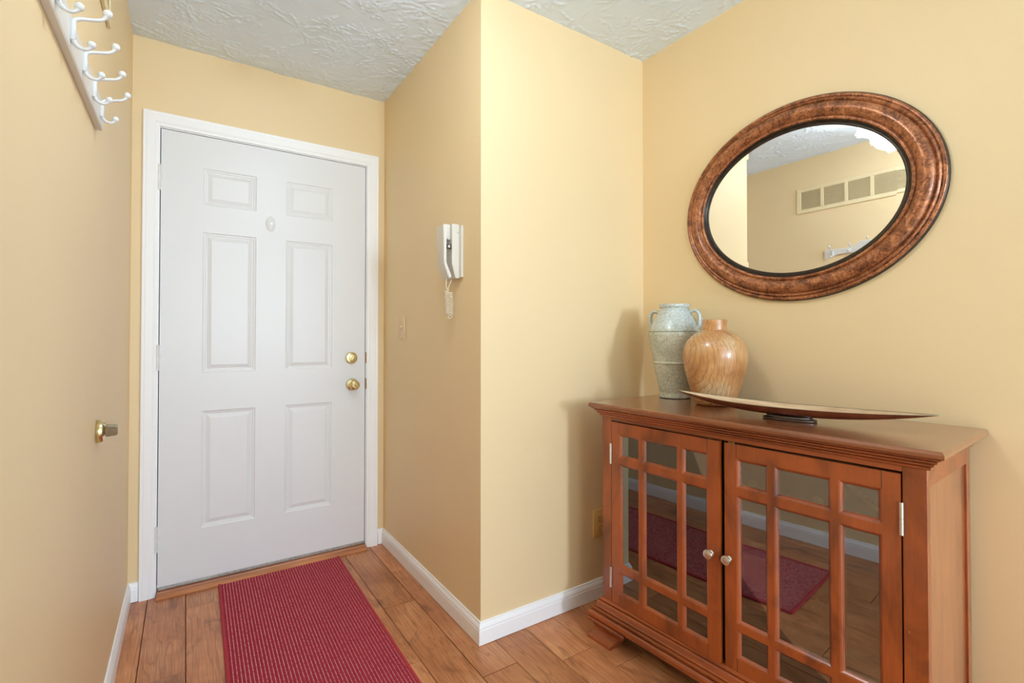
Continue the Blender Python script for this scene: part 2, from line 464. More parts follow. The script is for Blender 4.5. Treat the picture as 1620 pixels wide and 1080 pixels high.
# slab with six embossed panels
sx0, sx1, sz0, sz1 = dl(DL+.003), dl(DR-.004), .036, DT-.004
panels = [(.062, .281), (.413, .636)]
rowsz = [(.262, .794), (.969, .1613*10), (1.738, 1.908)]
bm = bmesh.new()
yf = -.002
xsn = sorted({sx0, sx1, *[dl(v) for p in panels for v in p]}); zsn = sorted({sz0, sz1, *[v for p in rowsz for v in p]})
vm = {}
def gv(x, y, z):
    k = (round(x, 5), round(y, 5), round(z, 5))
    if k not in vm: vm[k] = bm.verts.new((x, y, z))
    return vm[k]
PR = {(dl(a), dl(b), c, d) for a, b in panels for c, d in rowsz}
for i in range(len(xsn)-1):
    for j in range(len(zsn)-1):
        x0, x1, z0, z1 = xsn[i], xsn[i+1], zsn[j], zsn[j+1]
        if any(abs(x0-p[0]) < 1e-4 and abs(x1-p[1]) < 1e-4 and abs(z0-p[2]) < 1e-4 and abs(z1-p[3]) < 1e-4 for p in PR):
            prof = [(0, 0), (.005, .004), (.010, .0045), (.013, .0075), (.018, .0080), (.034, .0022), (.036, .0018)]
            prev = None
            for s_, dep in prof:
                ring = [gv(x0+s_, yf+dep, z0+s_), gv(x1-s_, yf+dep, z0+s_), gv(x1-s_, yf+dep, z1-s_), gv(x0+s_, yf+dep, z1-s_)]
                if prev:
                    for k in range(4): bm.faces.new((prev[k], prev[(k+1) % 4], ring[(k+1) % 4], ring[k]))
                prev = ring
            bm.faces.new(prev)
        else:
            bm.faces.new((gv(x0, yf, z0), gv(x1, yf, z0), gv(x1, yf, z1), gv(x0, yf, z1)))
# sides and back
c4 = [(sx0, sz0), (sx1, sz0), (sx1, sz1), (sx0, sz1)]
back = [gv(x, .040, z) for x, z in c4]
def edge_line(a, b):
    pts = [v for k, v in vm.items() if abs(k[1]-yf) < 1e-5 and min(a[0], b[0])-1e-4 <= k[0] <= max(a[0], b[0])+1e-4 and min(a[1], b[1])-1e-4 <= k[2] <= max(a[1], b[1])+1e-4]
    return sorted(pts, key=lambda v: (v.co.x-a[0])**2 + (v.co.z-a[1])**2)
for k in range(4):
    a, b = c4[k], c4[(k+1) % 4]
    bm.faces.new(edge_line(a, b) + [back[(k+1) % 4], back[k]])
bm.faces.new(list(reversed(back)))
slab = obj('slab', bm, M_DOOR, d1)
# jamb, dark rebate around the slab, casing
bm = bmesh.new()
box(bm, (dl(DL-.022), -.001, .0), (dl(DL-.0005), .10, DT+.022)); box(bm, (dl(DR+.0005), -.001, 0), (dl(DR+.022), .10, DT+.022)); box(bm, (dl(DL-.0005), -.001, DT), (dl(DR+.0005), .10, DT+.022))
obj('jamb', bm, M_TRIM, d1)
obj('weatherstrip', nbox((dl(DL-.0003), .041, .03), (dl(DR+.0003), .060, DT-.0003)), M_BLACK, d1)
# hinges
hb = bmesh.new()
lathe(hb, [(0, -.056), (.0068, -.056), (.0068, -.0200), (.0058, -.0195), (.0068, -.019), (.0068, .019), (.0058, .0195), (.0068, .020), (.0068, .056), (0, .056)], 14)
box(hb, (-.018, .0045, -.053), (0, .0075, .053))
box(hb, (0, .0045, -.053), (.012, .0075, .053))
h0 = obj('hinge', hb, M_HINGE, d1, True)
h0.location = (dl(DL-.003), -.0085, 1.836)
for z in (1.041, .248):
    c = h0.copy(); COL.objects.link(c); c.parent = d1; c.location.z = z
# deadbolt
bm = bmesh.new(); lathe(bm, [(0, 0), (.0320, 0), (.0325, -.004), (.029, -.010), (.026, -.011), (.0245, -.013), (.018, -.014), (.017, -.0165), (0, -.0170)], 40, axis='Y')
db = obj('deadbolt', bm, M_BRASS, d1, True, 30); db.location = (dl(.735), yf, 1.021)
bm = nbox((-.0045, -.036, -.0170), (.0045, -.0165, .0170), .004, 3); o = obj('thumb_turn', bm, M_BRASS, db, True); o.rotation_euler = (0, math.radians(18), 0)
for sx in (-.011, .011):
    bm = bmesh.new(); lathe(bm, [(0, 0), (.003, 0), (.003, -.0012), (0, -.002)], 12, axis='Y'); o = obj('screw', bm, M_BRASSDK, db, True); o.location = (sx, -.0162, -.003)
# knob
bm = bmesh.new(); lathe(bm, [(0, 0), (.0325, 0), (.033, -.003), (.029, -.010), (.020, -.013), (.013, -.016), (.012, -.028), (.015, -.034), (.023, -.041), (.0262, -.049), (.0255, -.057), (.021, -.062), (.0165, -.0635), (.0155, -.0615), (.0125, -.0615), (.0115, -.0635), (0, -.0640)], 44, axis='Y')
kb = obj('knob', bm, M_BRASS, d1, True, 40); kb.location = (dl(.740), yf, .879)
bm = nbox((-.0075, -.0665, -.0022), (.0075, -.0635, .0022), .001, 1); obj('turn_button', bm, M_BRASSDK, kb, True).rotation_euler = (0, .6, 0)
# latch faceplates at the slab edge / strike
for z in (1.020, .880):
    bm = nbox((dl(DR-.0032), -.0035, z-.028), (dl(DR+.0058), .010, z+.028), .0012, 1)
    box(bm, (dl(DR-.0038), -.0042, z-.010), (dl(DR+.0030), .002, z+.010), .0008, 1)
    obj('strike_plate', bm, M_BRASSDK, d1)
# oval peephole cover
bm = bmesh.new(); lathe(bm, [(0, 0), (.0215, 0), (.0222, -.002), (.019, -.005), (.014, -.006), (.012, -.0075), (0, -.0082)], 36, axis='Y')
for v in bm.verts: v.co.z *= 1.72
ph = obj('peephole_cover', bm, M_DOOR, d1, True, 40); ph.location = (dl(.343), yf, 1.686)
bm = bmesh.new(); lathe(bm, [(0, -.0075), (.0042, -.0075), (.0042, -.0096), (.003, -.0098), (0, -.0090)], 16, axis='Y'); obj('lens', bm, M_GREYMETAL, ph, True).location = (.003, 0, .002)
# bottom sweep
bm = nbox((dl(DL+.004), -.005, .022), (dl(DR-.005), .036, .0355), .002, 1); obj('door_sweep', bm, M_ALU, d1)
# casing
cs = empty('trim_1', (DX, YD, 0)); tag(cs, 'white moulded casing around the entry door', 'trim', kind='structure')
CP = [(0, 0), (.012, .0), (.0135, .006), (.013, .012), (.0165, .018), (.0165, .045), (.0150, .050), (.0165, .055), (.0155, .060), (0, .060)]  # (proud, across from inner edge)
ci = .004
xl_, xr_, zt_ = dl(DL-ci), dl(DR+ci), DT+ci
bm = bmesh.new(); prism(bm, CP, lambda t: Vector((xl_-t[1]*.95, -t[0], .0)), lambda t: Vector((xl_-t[1]*.95, -t[0], zt_+t[1]))); obj('side_casing', bm, M_TRIM, cs)
bm = bmesh.new(); prism(bm, CP, lambda t: Vector((xr_+t[1], -t[0], .0)), lambda t: Vector((xr_+t[1], -t[0], zt_+t[1]))); obj('side_casing', bm, M_TRIM, cs)
bm = bmesh.new(); prism(bm, CP, lambda t: Vector((xl_-t[1]*.95, -t[0], zt_+t[1])), lambda t: Vector((xr_+t[1], -t[0], zt_+t[1]))); obj('head_casing', bm, M_TRIM, cs)
# threshold
TH = [(0, 0), (-.055, 0), (-.056, .006), (-.050, .011), (-.040, .015), (-.030, .0165), (-.022, .016), (-.020, .020), (.03, .021), (.03, 0)]
bm = bmesh.new(); prism(bm, TH, lambda t: Vector((DL+.001, YD+t[0], t[1]+.0005)), lambda t: Vector((DR-.001, YD+t[0], t[1]+.0005)))
M_THR = cherry('threshold_oak', srgb(196, 130, 84), srgb(170, 104, 66), .35, True, .1)
o = obj('trim_2', bm, M_THR, None, True, 25); tag(o, 'oak threshold strip under the entry door', 'trim', kind='structure')

# ------------------------------------------------------------------ cabinet
PSI = math.radians(3.6)
cab = empty('cabinet', (1.277, 1.401, 0), -(PI/2-PSI))
tag(cab, 'cherry-stained cabinet with two gridded smoked-glass doors under the mirror', 'cabinet')
UL, UR, VF, VB, ZT = .040, 1.003, .0375, .440, .884
def ring_sweep(bm, prof, caps=True, ul=UL, ur=UR, vf=VF, vb=VB):
    """mitred moulding around left, front and right side; prof = (outset, z)"""
    rows = []
    for pos in range(4):
        rows.append([(ul-s, vb, z) if pos == 0 else (ul-s, vf-s, z) if pos == 1 else (ur+s, vf-s, z) if pos == 2 else (ur+s, vb, z) for s, z in prof])
    V = strips(bm, rows, closed_v=True)
    bm.faces.new(V[0]); bm.faces.new(list(reversed(V[3])))
    return bm
# top board
bm = bmesh.new()
tp = [(.026, .8665), (.0345, .8665), (.0375, .8700), (.0375, .8765), (.0345, .8825), (.0315, .884)]
rows = []
for s, z in tp:
    rows.append([(UL-s, .450, z), (UL-s, VF-s, z), (UR+s, VF-s, z), (UR+s, .450, z)])
V = strips(bm, rows, closed_v=True); bm.faces.new(list(reversed(V[0]))); bm.faces.new(V[-1])
obj('top', bm, M_CHTOP, cab)
# cornice mouldings under the top
bm = bmesh.new()
ring_sweep(bm, [(-.01, .8345), (.005, .8345), (.0075, .8370), (.0080, .8415), (.0035, .8428), (.0125, .8442), (.0150, .8470), (.0150, .8500), (.0095, .8515), (.0200, .8527), (.0225, .8555), (.0225, .8585), (.0160, .8600), (.0270, .8612), (.0300, .8635), (.0300, .8650), (.0270, .8663), (-.01, .8663)])
obj('cornice', bm, M_CHERRYH, cab)
# carcass: stiles, rails, sides, bottom, back, shelf
for nm, a, b in (('front_stile', (UL, VF, .150), (UL+.0425, VF+.022, .8345)), ('front_stile', (UR-.0455, VF, .150), (UR, VF+.022, .8345))):
    obj(nm, nbox(a, b, .0012, 1), M_CHERRY, cab)
obj('top_rail', nbox((UL+.0427, VF+.0004, .8215), (UR-.0457, VF+.022, .8345)), M_CHERRYH, cab)
obj('bottom_rail', nbox((UL+.0427, VF+.006, .118), (UR-.0457, VF+.022, .152)), M_CHERRYH, cab)
for side in (0, 1):
    u0, u1 = (UL, UL+.018) if side == 0 else (UR-.018, UR)
    pu0, pu1 = (UL+.006, UL+.014) if side == 0 else (UR-.014, UR-.006)
    obj('side_rail', nbox((u0, VF+.0222, .792), (u1, VB-.034, .8345), .001, 1), M_CHERRYH, cab)
    obj('side_rail', nbox((u0, VF+.0222, .150), (u1, VB-.034, .205), .001, 1), M_CHERRYH, cab)
    obj('side_panel', nbox((pu0, VF+.0222, .2045), (pu1, VB-.034, .7925)), M_CHSIDE_GLARE, cab)
    obj('rear_stile', nbox((u0, VB-.0335, .150), (u1, VB, .8345), .001, 1), M_CHERRY, cab)
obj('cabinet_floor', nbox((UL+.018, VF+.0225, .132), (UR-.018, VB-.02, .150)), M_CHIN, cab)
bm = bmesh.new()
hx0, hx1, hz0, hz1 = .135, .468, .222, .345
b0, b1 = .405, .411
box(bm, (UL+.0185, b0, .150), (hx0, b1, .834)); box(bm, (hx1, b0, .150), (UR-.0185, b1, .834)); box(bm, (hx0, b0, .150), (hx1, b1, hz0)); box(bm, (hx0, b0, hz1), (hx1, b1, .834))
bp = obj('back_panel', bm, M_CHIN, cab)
obj('lit_wall_stand_in', nbox((hx0-.004, b1+.0002, hz0-.004), (hx1+.004, b1+.004, hz1+.004)), plain('lit_wall_tan', srgb(246, 212, 150), .6, nz=.03), bp)  # added bright sheet, coloured as the lit wall seen through the cutout
M_CAP = plain('tan_sticker', srgb(206, 192, 160), .6, nz=.05)
M_STRIP = plain('tan_plastic', srgb(222, 208, 180), .5, nz=.04)
for i, (u, z) in enumerate(((.425, .600), (.640, .595), (.634, .258))):
    bm = bmesh.new(); lathe(bm, [(0, 0), (.017, 0), (.017, -.001), (0, -.0014)], 20, axis='Y')
    if i == 2:
        for v in bm.verts:
            a = math.atan2(v.co.z, v.co.x); k = 1 + .22*math.sin(2*a+.6) + .12*math.sin(5*a); v.co.x *= k*.95; v.co.z *= k*1.25
    o = obj('cover_sticker', bm, M_CAP, bp, True); o.location = (u, b0-.0003, z)
# notched strip stuck to the back panel
bm = bmesh.new()
L = .100; poly = [(0, 0), (L, 0), (L, .012)]
for k in range(6):
    x = L - .004 - k*.0165
    poly += [(x, .012), (x-.002, .009), (x-.004, .0085), (x-.005, .012)]
poly += [(0, .012)]
prism(bm, poly, lambda t: (t[0], 0, t[1]), lambda t: (t[0], -.004, t[1]))
o = obj('notched_strip', bm, M_STRIP, bp); o.location = (.722, b0-.0003, .667); o.rotation_euler = (0, math.radians(36), 0)
# base moulding
bm = bmesh.new()
ring_sweep(bm, [(-.012, .153), (.002, .1535), (.0065, .1515), (.0085, .1460), (.0045, .1425), (.0120, .1412), (.0150, .1385), (.0165, .1320), (.0190, .1250), (.0220, .1215), (.0180, .1192), (.0265, .1178), (.0290, .1140), (.0285, .1080), (.0240, .1057), (.0320, .1042), (.0365, .1015), (.0385, .0960), (.0380, .0860), (.0345, .0795), (-.012, .0785)])
obj('base_moulding', bm, M_CHERRYH, cab, True, 20)
# bracket feet
FP = [(.038, .0783), (.0415, .0760), (.0415, .0690), (.036, .065), (.028, .057), (.0225, .046), (.0215, .037), (.024, .027), (.032, .016), (.0415, .0110), (.0415, 0)]
def foot(mx, my):
    bm = bmesh.new()
    prof = [(s, z) for s, z in FP] + [(-.012, 0), (-.012, .0783)]
    def endl(z): return .070 + .062*min(1, max(0, (z-.010)/.058))**1.5
    rows = []
    for pos in range(3):
        r = []
        for s, z in prof:
            e = endl(z)
            if pos == 0: r.append((-s, e, z))
            elif pos == 1: r.append((-s, -s, z))
            else: r.append((e, -s, z))
        rows.append(r)
    V = strips(bm, rows, closed_v=True); bm.faces.new(V[0]); bm.faces.new(list(reversed(V[2])))
    for v in bm.verts:
        v.co.x = (UL + v.co.x) if mx > 0 else (UR - v.co.x)
        v.co.y = (VF + v.co.y) if my > 0 else (VB - .012 - max(v.co.y, -.010))
    return bm
for mx in (1, -1):
    for my in (1, -1):
        obj('foot', foot(mx, my), M_CHERRYH, cab, True, 25)
# glazed doors
DW, DZ0, DZ1 = .428, .1545, .8180
cols = [(.0365, .1265), (.1437, .2843), (.3015, .3915)]
rws = [(.1950, .2760), (.2960, .6680), (.6920, .7765)]
def glazed_door(hinge_left):
    bm = bmesh.new()
    th = .020; bw, bd = .0088, .0098
    cc = cols if hinge_left else [(DW-b, DW-a) for a, b in reversed(cols)]
    xs = sorted({0, DW, *[v for c in cc for v in c]}); zs = sorted({DZ0, DZ1, *[v for r in rws for v in r]})
    vmap = {}
    def g(x, y, z):
        k = (round(x, 5), round(y, 5), round(z, 5))
        if k not in vmap: vmap[k] = bm.verts.new((x, y, z))
        return vmap[k]
    holes = [(a, b, c_, d_) for a, b in cc for c_, d_ in rws]
    for i in range(len(xs)-1):
        for j in range(len(zs)-1):
            x0, x1, z0, z1 = xs[i], xs[i+1], zs[j], zs[j+1]
            hole = any(abs(x0-h[0])+abs(x1-h[1])+abs(z0-h[2])+abs(z1-h[3]) < 1e-4 for h in holes)
            if hole:
                prof = [(0, 0), (.0006, .0016), (.0030, .0026), (.0060, .0058), (bw, bd), (bw, .0135), (bw, th)]
                prev = None
                for s_, dep in prof:
                    ring = [g(x0+s_, dep, z0+s_), g(x1-s_, dep, z0+s_), g(x1-s_, dep, z1-s_), g(x0+s_, dep, z1-s_)]
                    if prev:
                        for k in range(4): bm.faces.new((prev[k], prev[(k+1) % 4], ring[(k+1) % 4], ring[k]))
                    prev = ring
                o0 = [g(x0, th, z0), g(x1, th, z0), g(x1, th, z1), g(x0, th, z1)]
                for k in range(4): bm.faces.new((prev[k], prev[(k+1) % 4], o0[(k+1) % 4], o0[k]))
            else:
                bm.faces.new((g(x0, 0, z0), g(x1, 0, z0), g(x1, 0, z1), g(x0, 0, z1)))
                bm.faces.new((g(x0, th, z0), g(x0, th, z1), g(x1, th, z1), g(x1, th, z0)))
    for a, b in zip(xs, xs[1:]):
        for z in (DZ0, DZ1): bm.faces.new((g(a, 0, z), g(b, 0, z), g(b, th, z), g(a, th, z)))
    for a, b in zip(zs, zs[1:]):
        for x in (0, DW): bm.faces.new((g(x, 0, a), g(x, 0, b), g(x, th, b), g(x, th, a)))
    d = obj('glazed_door', bm, M_CHERRY, cab)
    # joint grooves between stiles and rails
    for x in (cc[0][0], cc[2][1]):
        for z0, z1 in ((DZ0, rws[0][0]), (rws[2][1], DZ1)):
            obj('joint_line', nbox((x-.0006, -.0003, z0), (x+.0006, .002, z1)), M_BLACK, d)
    for a, b in cc:
        for c_, d_ in rws:
            obj('glass_pane', nbox((a+bw-.003+.0031, .0095, c_+bw+.0001), (b-bw-.0001, .0125, d_-bw-.0001)), M_GLASS, d)
    kx = DW-.024 if hinge_left else .0085
    if not hinge_left: kx = .0135
    bm = bmesh.new(); lathe(bm, [(0, .001), (.0085, .001), (.0085, -.0015), (.0055, -.004), (.0050, -.012), (.0075, -.0150), (.0138, -.0165), (.0148, -.0190), (.0135, -.0225), (.008, -.0245), (0, -.0250)], 28, axis='Y')
    o = obj('knob', bm, M_CHROME, d, True, 40); o.location = (kx, 0, .476 if hinge_left else .4765)
    hx = -.0022 if hinge_left else DW+.0020
    for z in (.700, .246) if hinge_left else (.717, .246):
        bm = bmesh.new(); lathe(bm, [(0, -.0375), (.0046, -.0375), (.0046, -.001), (.0038, -.0006), (.0038, .0006), (.0046, .001), (.0046, .0375), (0, .0375)], 14)
        o = obj('hinge', bm, M_CHROME, d, True); o.location = (hx, -.0030, z)
    return d
ld = glazed_door(True); ld.location = (UL+.0455, VF-.0005, 0); ld.rotation_euler = (0, 0, math.radians(-1.5))
rd = glazed_door(False); rd.location = (UR-.0485-DW, VF-.0005, -.0030)
obj('door_catch', nbox((.536, VF+.002, .8130), (.556, VF+.012, .8205), .001, 1), M_BRASSDK, cab)
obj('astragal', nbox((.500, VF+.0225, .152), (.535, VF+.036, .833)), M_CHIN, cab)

# ------------------------------------------------------------------ mirror
MY, MZ, MX = .897, 1.611, XW
mir = empty('oval_mirror', (MX, MY, MZ)); tag(mir, 'oval mirror in a wide mottled bronze frame above the cabinet', 'mirror')
mir.rotation_euler = (.045, 0, 0)
A0, B0 = .434, .352
def ell_sweep(bm, prof, n=128):
    rows = []
    for k in range(n):
        a = 2*PI*k/n
        rows.append([(-h, (A0-d)*math.cos(a), (B0-d)*math.sin(a)) for d, h in prof])
    strips(bm, rows, closed_u=True); return bm
bm = ell_sweep(bmesh.new(), [(0, .001), (0, .012), (.002, .015), (.006, .001+.015), (.006, .001)])
obj('backing_edge', bm, M_BRONZEDK, mir, True, 50)
bm = ell_sweep(bmesh.new(), [(.0025, .002), (.0025, .015), (.005, .0185), (.010, .0195), (.0135, .0175), (.0145, .0165), (.0160, .0200), (.0200, .0230), (.0245, .0215), (.0265, .0190), (.0290, .0225), (.0300, .0260), (.0360, .0315), (.0440, .0350), (.0530, .0350), (.0620, .0315), (.0680, .0265), (.0720, .0225), (.0735, .0205), (.0760, .0235), (.0800, .0245), (.0840, .0225), (.0860, .0190), (.0860, .002)])
obj('frame', bm, M_BRONZE, mir, True, 55)
bm = ell_sweep(bmesh.new(), [(.0855, .002), (.0855, .0190), (.0875, .0205), (.0895, .0190), (.0905, .0160), (.0925, .0172), (.0945, .0155), (.0955, .0125), (.0985, .0130), (.1010, .0110), (.1020, .0070), (.1020, .002)])
obj('inner_liner', bm, M_BRONZEDK, mir, True, 55)
bm = bmesh.new()
n = 128; a1, b1, a2, b2 = A0-.1012, B0-.1012, A0-.1012-.020, B0-.1012-.020
R0 = [bm.verts.new((-.0085, a1*math.cos(2*PI*k/n), b1*math.sin(2*PI*k/n))) for k in range(n)]
R1 = [bm.verts.new((-.00868, a2*math.cos(2*PI*k/n), b2*math.sin(2*PI*k/n))) for k in range(n)]
for k in range(n): bm.faces.new((R0[k], R0[(k+1) % n], R1[(k+1) % n], R1[k]))
bm.faces.new(R1)
RB = [bm.verts.new((-.004, a1*math.cos(2*PI*k/n), b1*math.sin(2*PI*k/n))) for k in range(n)]
for k in range(n): bm.faces.new((R0[k], RB[k], RB[(k+1) % n], R0[(k+1) % n]))
bm.faces.new(list(reversed(RB)))
obj('mirror_glass', bm, M_MIRROR, mir)

# ------------------------------------------------------------------ things on the cabinet
ZC = ZT + .0005
def jar_mat():
    m = NT('crackled_celadon'); v = m.coord()
    sp = m.n('ShaderNodeSeparateXYZ'); m.l(v, sp.inputs[0])
    f = m.noise(v, 14, 4)
    c = m.ramp(f, [(.3, srgb(178, 182, 164)), (.7, srgb(208, 210, 194))])
    up = m.ramp(m.math('MULTIPLY', sp.outputs[2], 2.6), [(.70, (0, 0, 0)), (.76, (1, 1, 1))])
    c = m.mix(m.math('MULTIPLY', up, .55), c, srgb(200, 214, 220))
    vo = m.n('ShaderNodeTexVoronoi', feature='DISTANCE_TO_EDGE'); vo.inputs['Scale'].default_value = 70; m.l(v, vo.inputs['Vector'])
    c = m.mix(m.ramp(vo.outputs['Distance'], [(0, (.62, .62, .62)), (.06, (0, 0, 0))]), c, srgb(120, 112, 88))
    ch = m.noise(v, 19, 4, .55)
    c = m.mix(m.ramp(ch, [(.685, (0, 0, 0)), (.70, (1, 1, 1))]), c, srgb(84, 54, 40))
    m.set(c, .26, coat=.3); m.bump(m.noise(v, 25, 3), .12, .003); return m.m
M_JAR = jar_mat()
M_JARLINE = plain('celadon_edge', srgb(110, 128, 128), .35, nz=.3, nscale=90)
jar = empty('two_handled_jar', (1.672, 1.311, ZC), -1.3)
tag(jar, 'pale celadon crackle-glazed jar with two loop handles beside the wooden vase', 'jar')
jp = [(0, 0), (.055, 0), (.0615, .002), (.0625, .010), (.0600, .016), (.0612, .024), (.066, .050), (.0725, .085), (.0790, .118), (.0828, .137), (.0862, .1395), (.0872, .1425), (.0862, .1455), (.0832, .148), (.088, .170), (.094, .200), (.099, .228), (.1015, .250), (.1020, .262), (.1005, .268), (.1010, .271), (.097, .282), (.090, .300), (.079, .322), (.067, .343), (.0570, .358), (.0545, .363), (.0560, .367), (.0600, .369), (.0615, .373), (.0610, .379), (.0580, .381), (.0530, .379), (.0500, .370), (.0500, .355), (.060, .335), (.08, .30), (.09, .26), (.07, .10), (.05, .03), (0, .025)]
jpw = []
for (r, h), (r2, h2) in zip(jp, jp[1:] + [jp[-1]]):
    jpw.append((r, h))
    if .02 < h < .33 and h2-h > .02 and r > .06 and r2 > .06:      # faint throwing rings
        for q in (.25, .5, .75): jpw.append((r+(r2-r)*q + (.0007 if q == .5 else -.0004), h+(h2-h)*q))
bm = bmesh.new(); lathe(bm, jpw, 64); obj('body', bm, M_JAR, jar, True, 35)
bm = bmesh.new(); tube(bm, [(.1013*math.cos(a), .1013*math.sin(a), .2690) for a in [2*PI*k/64 for k in range(65)]], .0010, 6); obj('shoulder_line', bm, M_JARLINE, jar, True)
for s in (-1, 1):
    pts = catmull([(s*.062, 0, .346), (s*.078, 0, .353), (s*.094, 0, .350), (s*.1035, 0, .334), (s*.1045, 0, .312), (s*.1015, 0, .292), (s*.0950, 0, .282)], 6)
    bm = bmesh.new(); tube(bm, pts, .0072, 10)
    for v in bm.verts: v.co.y *= 1.5
    obj('handle', bm, M_JAR, jar, True, 50)

def vase_mat():
    m = NT('turned_wood'); v = m.coord()
    mp = m.n('ShaderNodeMapping'); mp.inputs['Rotation'].default_value = (.25, .18, 0); mp.inputs['Location'].default_value = (.045, .02, -.1); m.l(v, mp.inputs['Vector'])
    wn = m.n('ShaderNodeTexNoise'); wn.inputs['Scale'].default_value = 5; wn.inputs['Detail'].default_value = 3; m.l(mp.outputs[0], wn.inputs['Vector'])
    wv = m.n('ShaderNodeVectorMath', operation='MULTIPLY_ADD'); m.l(wn.outputs['Color'], wv.inputs[0]); wv.inputs[1].default_value = (.035, .035, .02); m.l(mp.outputs[0], wv.inputs[2])
    sc = m.n('ShaderNodeVectorMath', operation='MULTIPLY'); m.l(wv.outputs[0], sc.inputs[0]); sc.inputs[1].default_value = (1, 1, .22)
    ln = m.n('ShaderNodeVectorMath', operation='LENGTH'); m.l(sc.outputs[0], ln.inputs[0])
    ring = m.math('SINE', m.math('MULTIPLY', ln.outputs['Value'], 620))
    mp2 = m.n('ShaderNodeMapping'); mp2.inputs['Scale'].default_value = (90, 90, 5); m.l(v, mp2.inputs['Vector'])
    g = m.noise(mp2.outputs[0], 2, 4)
    big = m.noise(v, 9, 3, .5)
    c = m.ramp(big, [(.30, srgb(172, 112, 62)), (.48, srgb(206, 154, 98)), (.68, srgb(214, 184, 140))])
    c = m.mix(m.ramp(ring, [(.62, (0, 0, 0)), (1, (.45, .45, .45))]), c, srgb(140, 96, 58))
    c = m.mix(m.ramp(g, [(.4, (.35, .35, .35)), (.6, (0, 0, 0))]), c, srgb(140, 90, 50))
    m.set(c, .30, coat=.7, coat_r=.16); return m.m
bm = bmesh.new()
lathe(bm, [(0, 0), (.060, 0), (.066, .003), (.072, .014), (.083, .045), (.096, .090), (.106, .130), (.1115, .165), (.1120, .185), (.108, .208), (.098, .231), (.083, .249), (.066, .261), (.050, .2685), (.0432, .2725), (.0425, .277), (.0428, .306), (.0420, .3095), (.0390, .3105), (.0350, .309), (.0345, .275), (.07, .25), (.09, .18), (.06, .03), (0, .02)], 64)
va = obj('wooden_vase', bm, vase_mat(), None, True, 40); va.location = (1.617, 1.090, ZC); va.rotation_euler = (0, 0, 2.3)
tag(va, 'round-shouldered light wood vase with short neck beside the celadon jar', 'vase')

# boat-shaped dish
dish = empty('boat_dish', (1.512, .780, ZC), 0); tag(dish, 'long narrow boat-shaped dish with brown outside on the cabinet top', 'dish')
p0, p1 = Vector((1.448, 1.130)), Vector((1.575, .429))     # left and right tips
ax = (p1-p0); Ld = ax.length; ax.normalize(); dish.rotation_euler = (0, 0, math.atan2(ax.y, ax.x))
mid = (p0+p1)/2; dish.location = (mid.x, mid.y, ZC)
def dish_rows(off, zoff, nu=48, nv=14):
    rows = []
    for i in range(nu+1):
        t = -1 + 2*i/nu
        hw = max(.0006, .066*(1-abs(t)**2.2)**.9 - off)
        ttip = .0605 if t < 0 else .0505
        zr = .0395 + (ttip-.0395)*abs(t)**2.2
        dep = (.0275-zoff)*(1-abs(t)**2.4) 
        x = t*(Ld/2-off*.6)
        row = []
        for j in range(nv+1):
            q = -1 + 2*j/nv
            s_ = math.sin(q*PI/2)*.35 + .65*q
            row.append((x, s_*hw, zr - dep*(1-abs(s_)**3.6) - (.0006 if off else 0)))
        rows.append(row)
    return rows
M_DISHOUT = plain('dark_copper_lacquer', srgb(120, 66, 44), .22, .15, coat=.7, nz=.3, nscale=14)
def dishin():
    m = NT('dish_inside'); v = m.coord(scale=(4, 60, 10)); f = m.noise(v, 2, 4)
    m.set(m.ramp(f, [(.3, srgb(190, 156, 120)), (.7, srgb(222, 196, 160))]), .28, .1, coat=.4); return m.m
bm = bmesh.new(); strips(bm, dish_rows(0, 0)); obj('bowl_outside', bm, M_DISHOUT, dish, True, 60)
bm = bmesh.new(); strips(bm, dish_rows(.0035, .004)); obj('bowl_inside', bm, dishin(), dish, True, 60)
ro = dish_rows(0, 0); ri = dish_rows(.0035, .004)
bm = bmesh.new()
for e in (0, -1): strips(bm, [[r[e] for r in ro], [(a[e][0], a[e][1], a[e][2]+.0012) for a in ro], [(a[e][0], a[e][1], a[e][2]+.0012) for a in ri], [r[e] for r in ri]])
obj('rim', bm, M_GREYMETAL, dish, True, 40)
bm = bmesh.new(); lathe(bm, [(0, .0), (.040, 0), (.042, .002), (.042, .005), (.036, .008), (.035, .0125), (0, .0130)], 48)
for v in bm.verts: v.co.x *= 1.75; v.co.y *= .9
obj('foot_ring', bm, plain('dish_foot', srgb(84, 70, 62), .3, .4, nz=.1), dish, True, 40).location = (.012, -.012, 0)

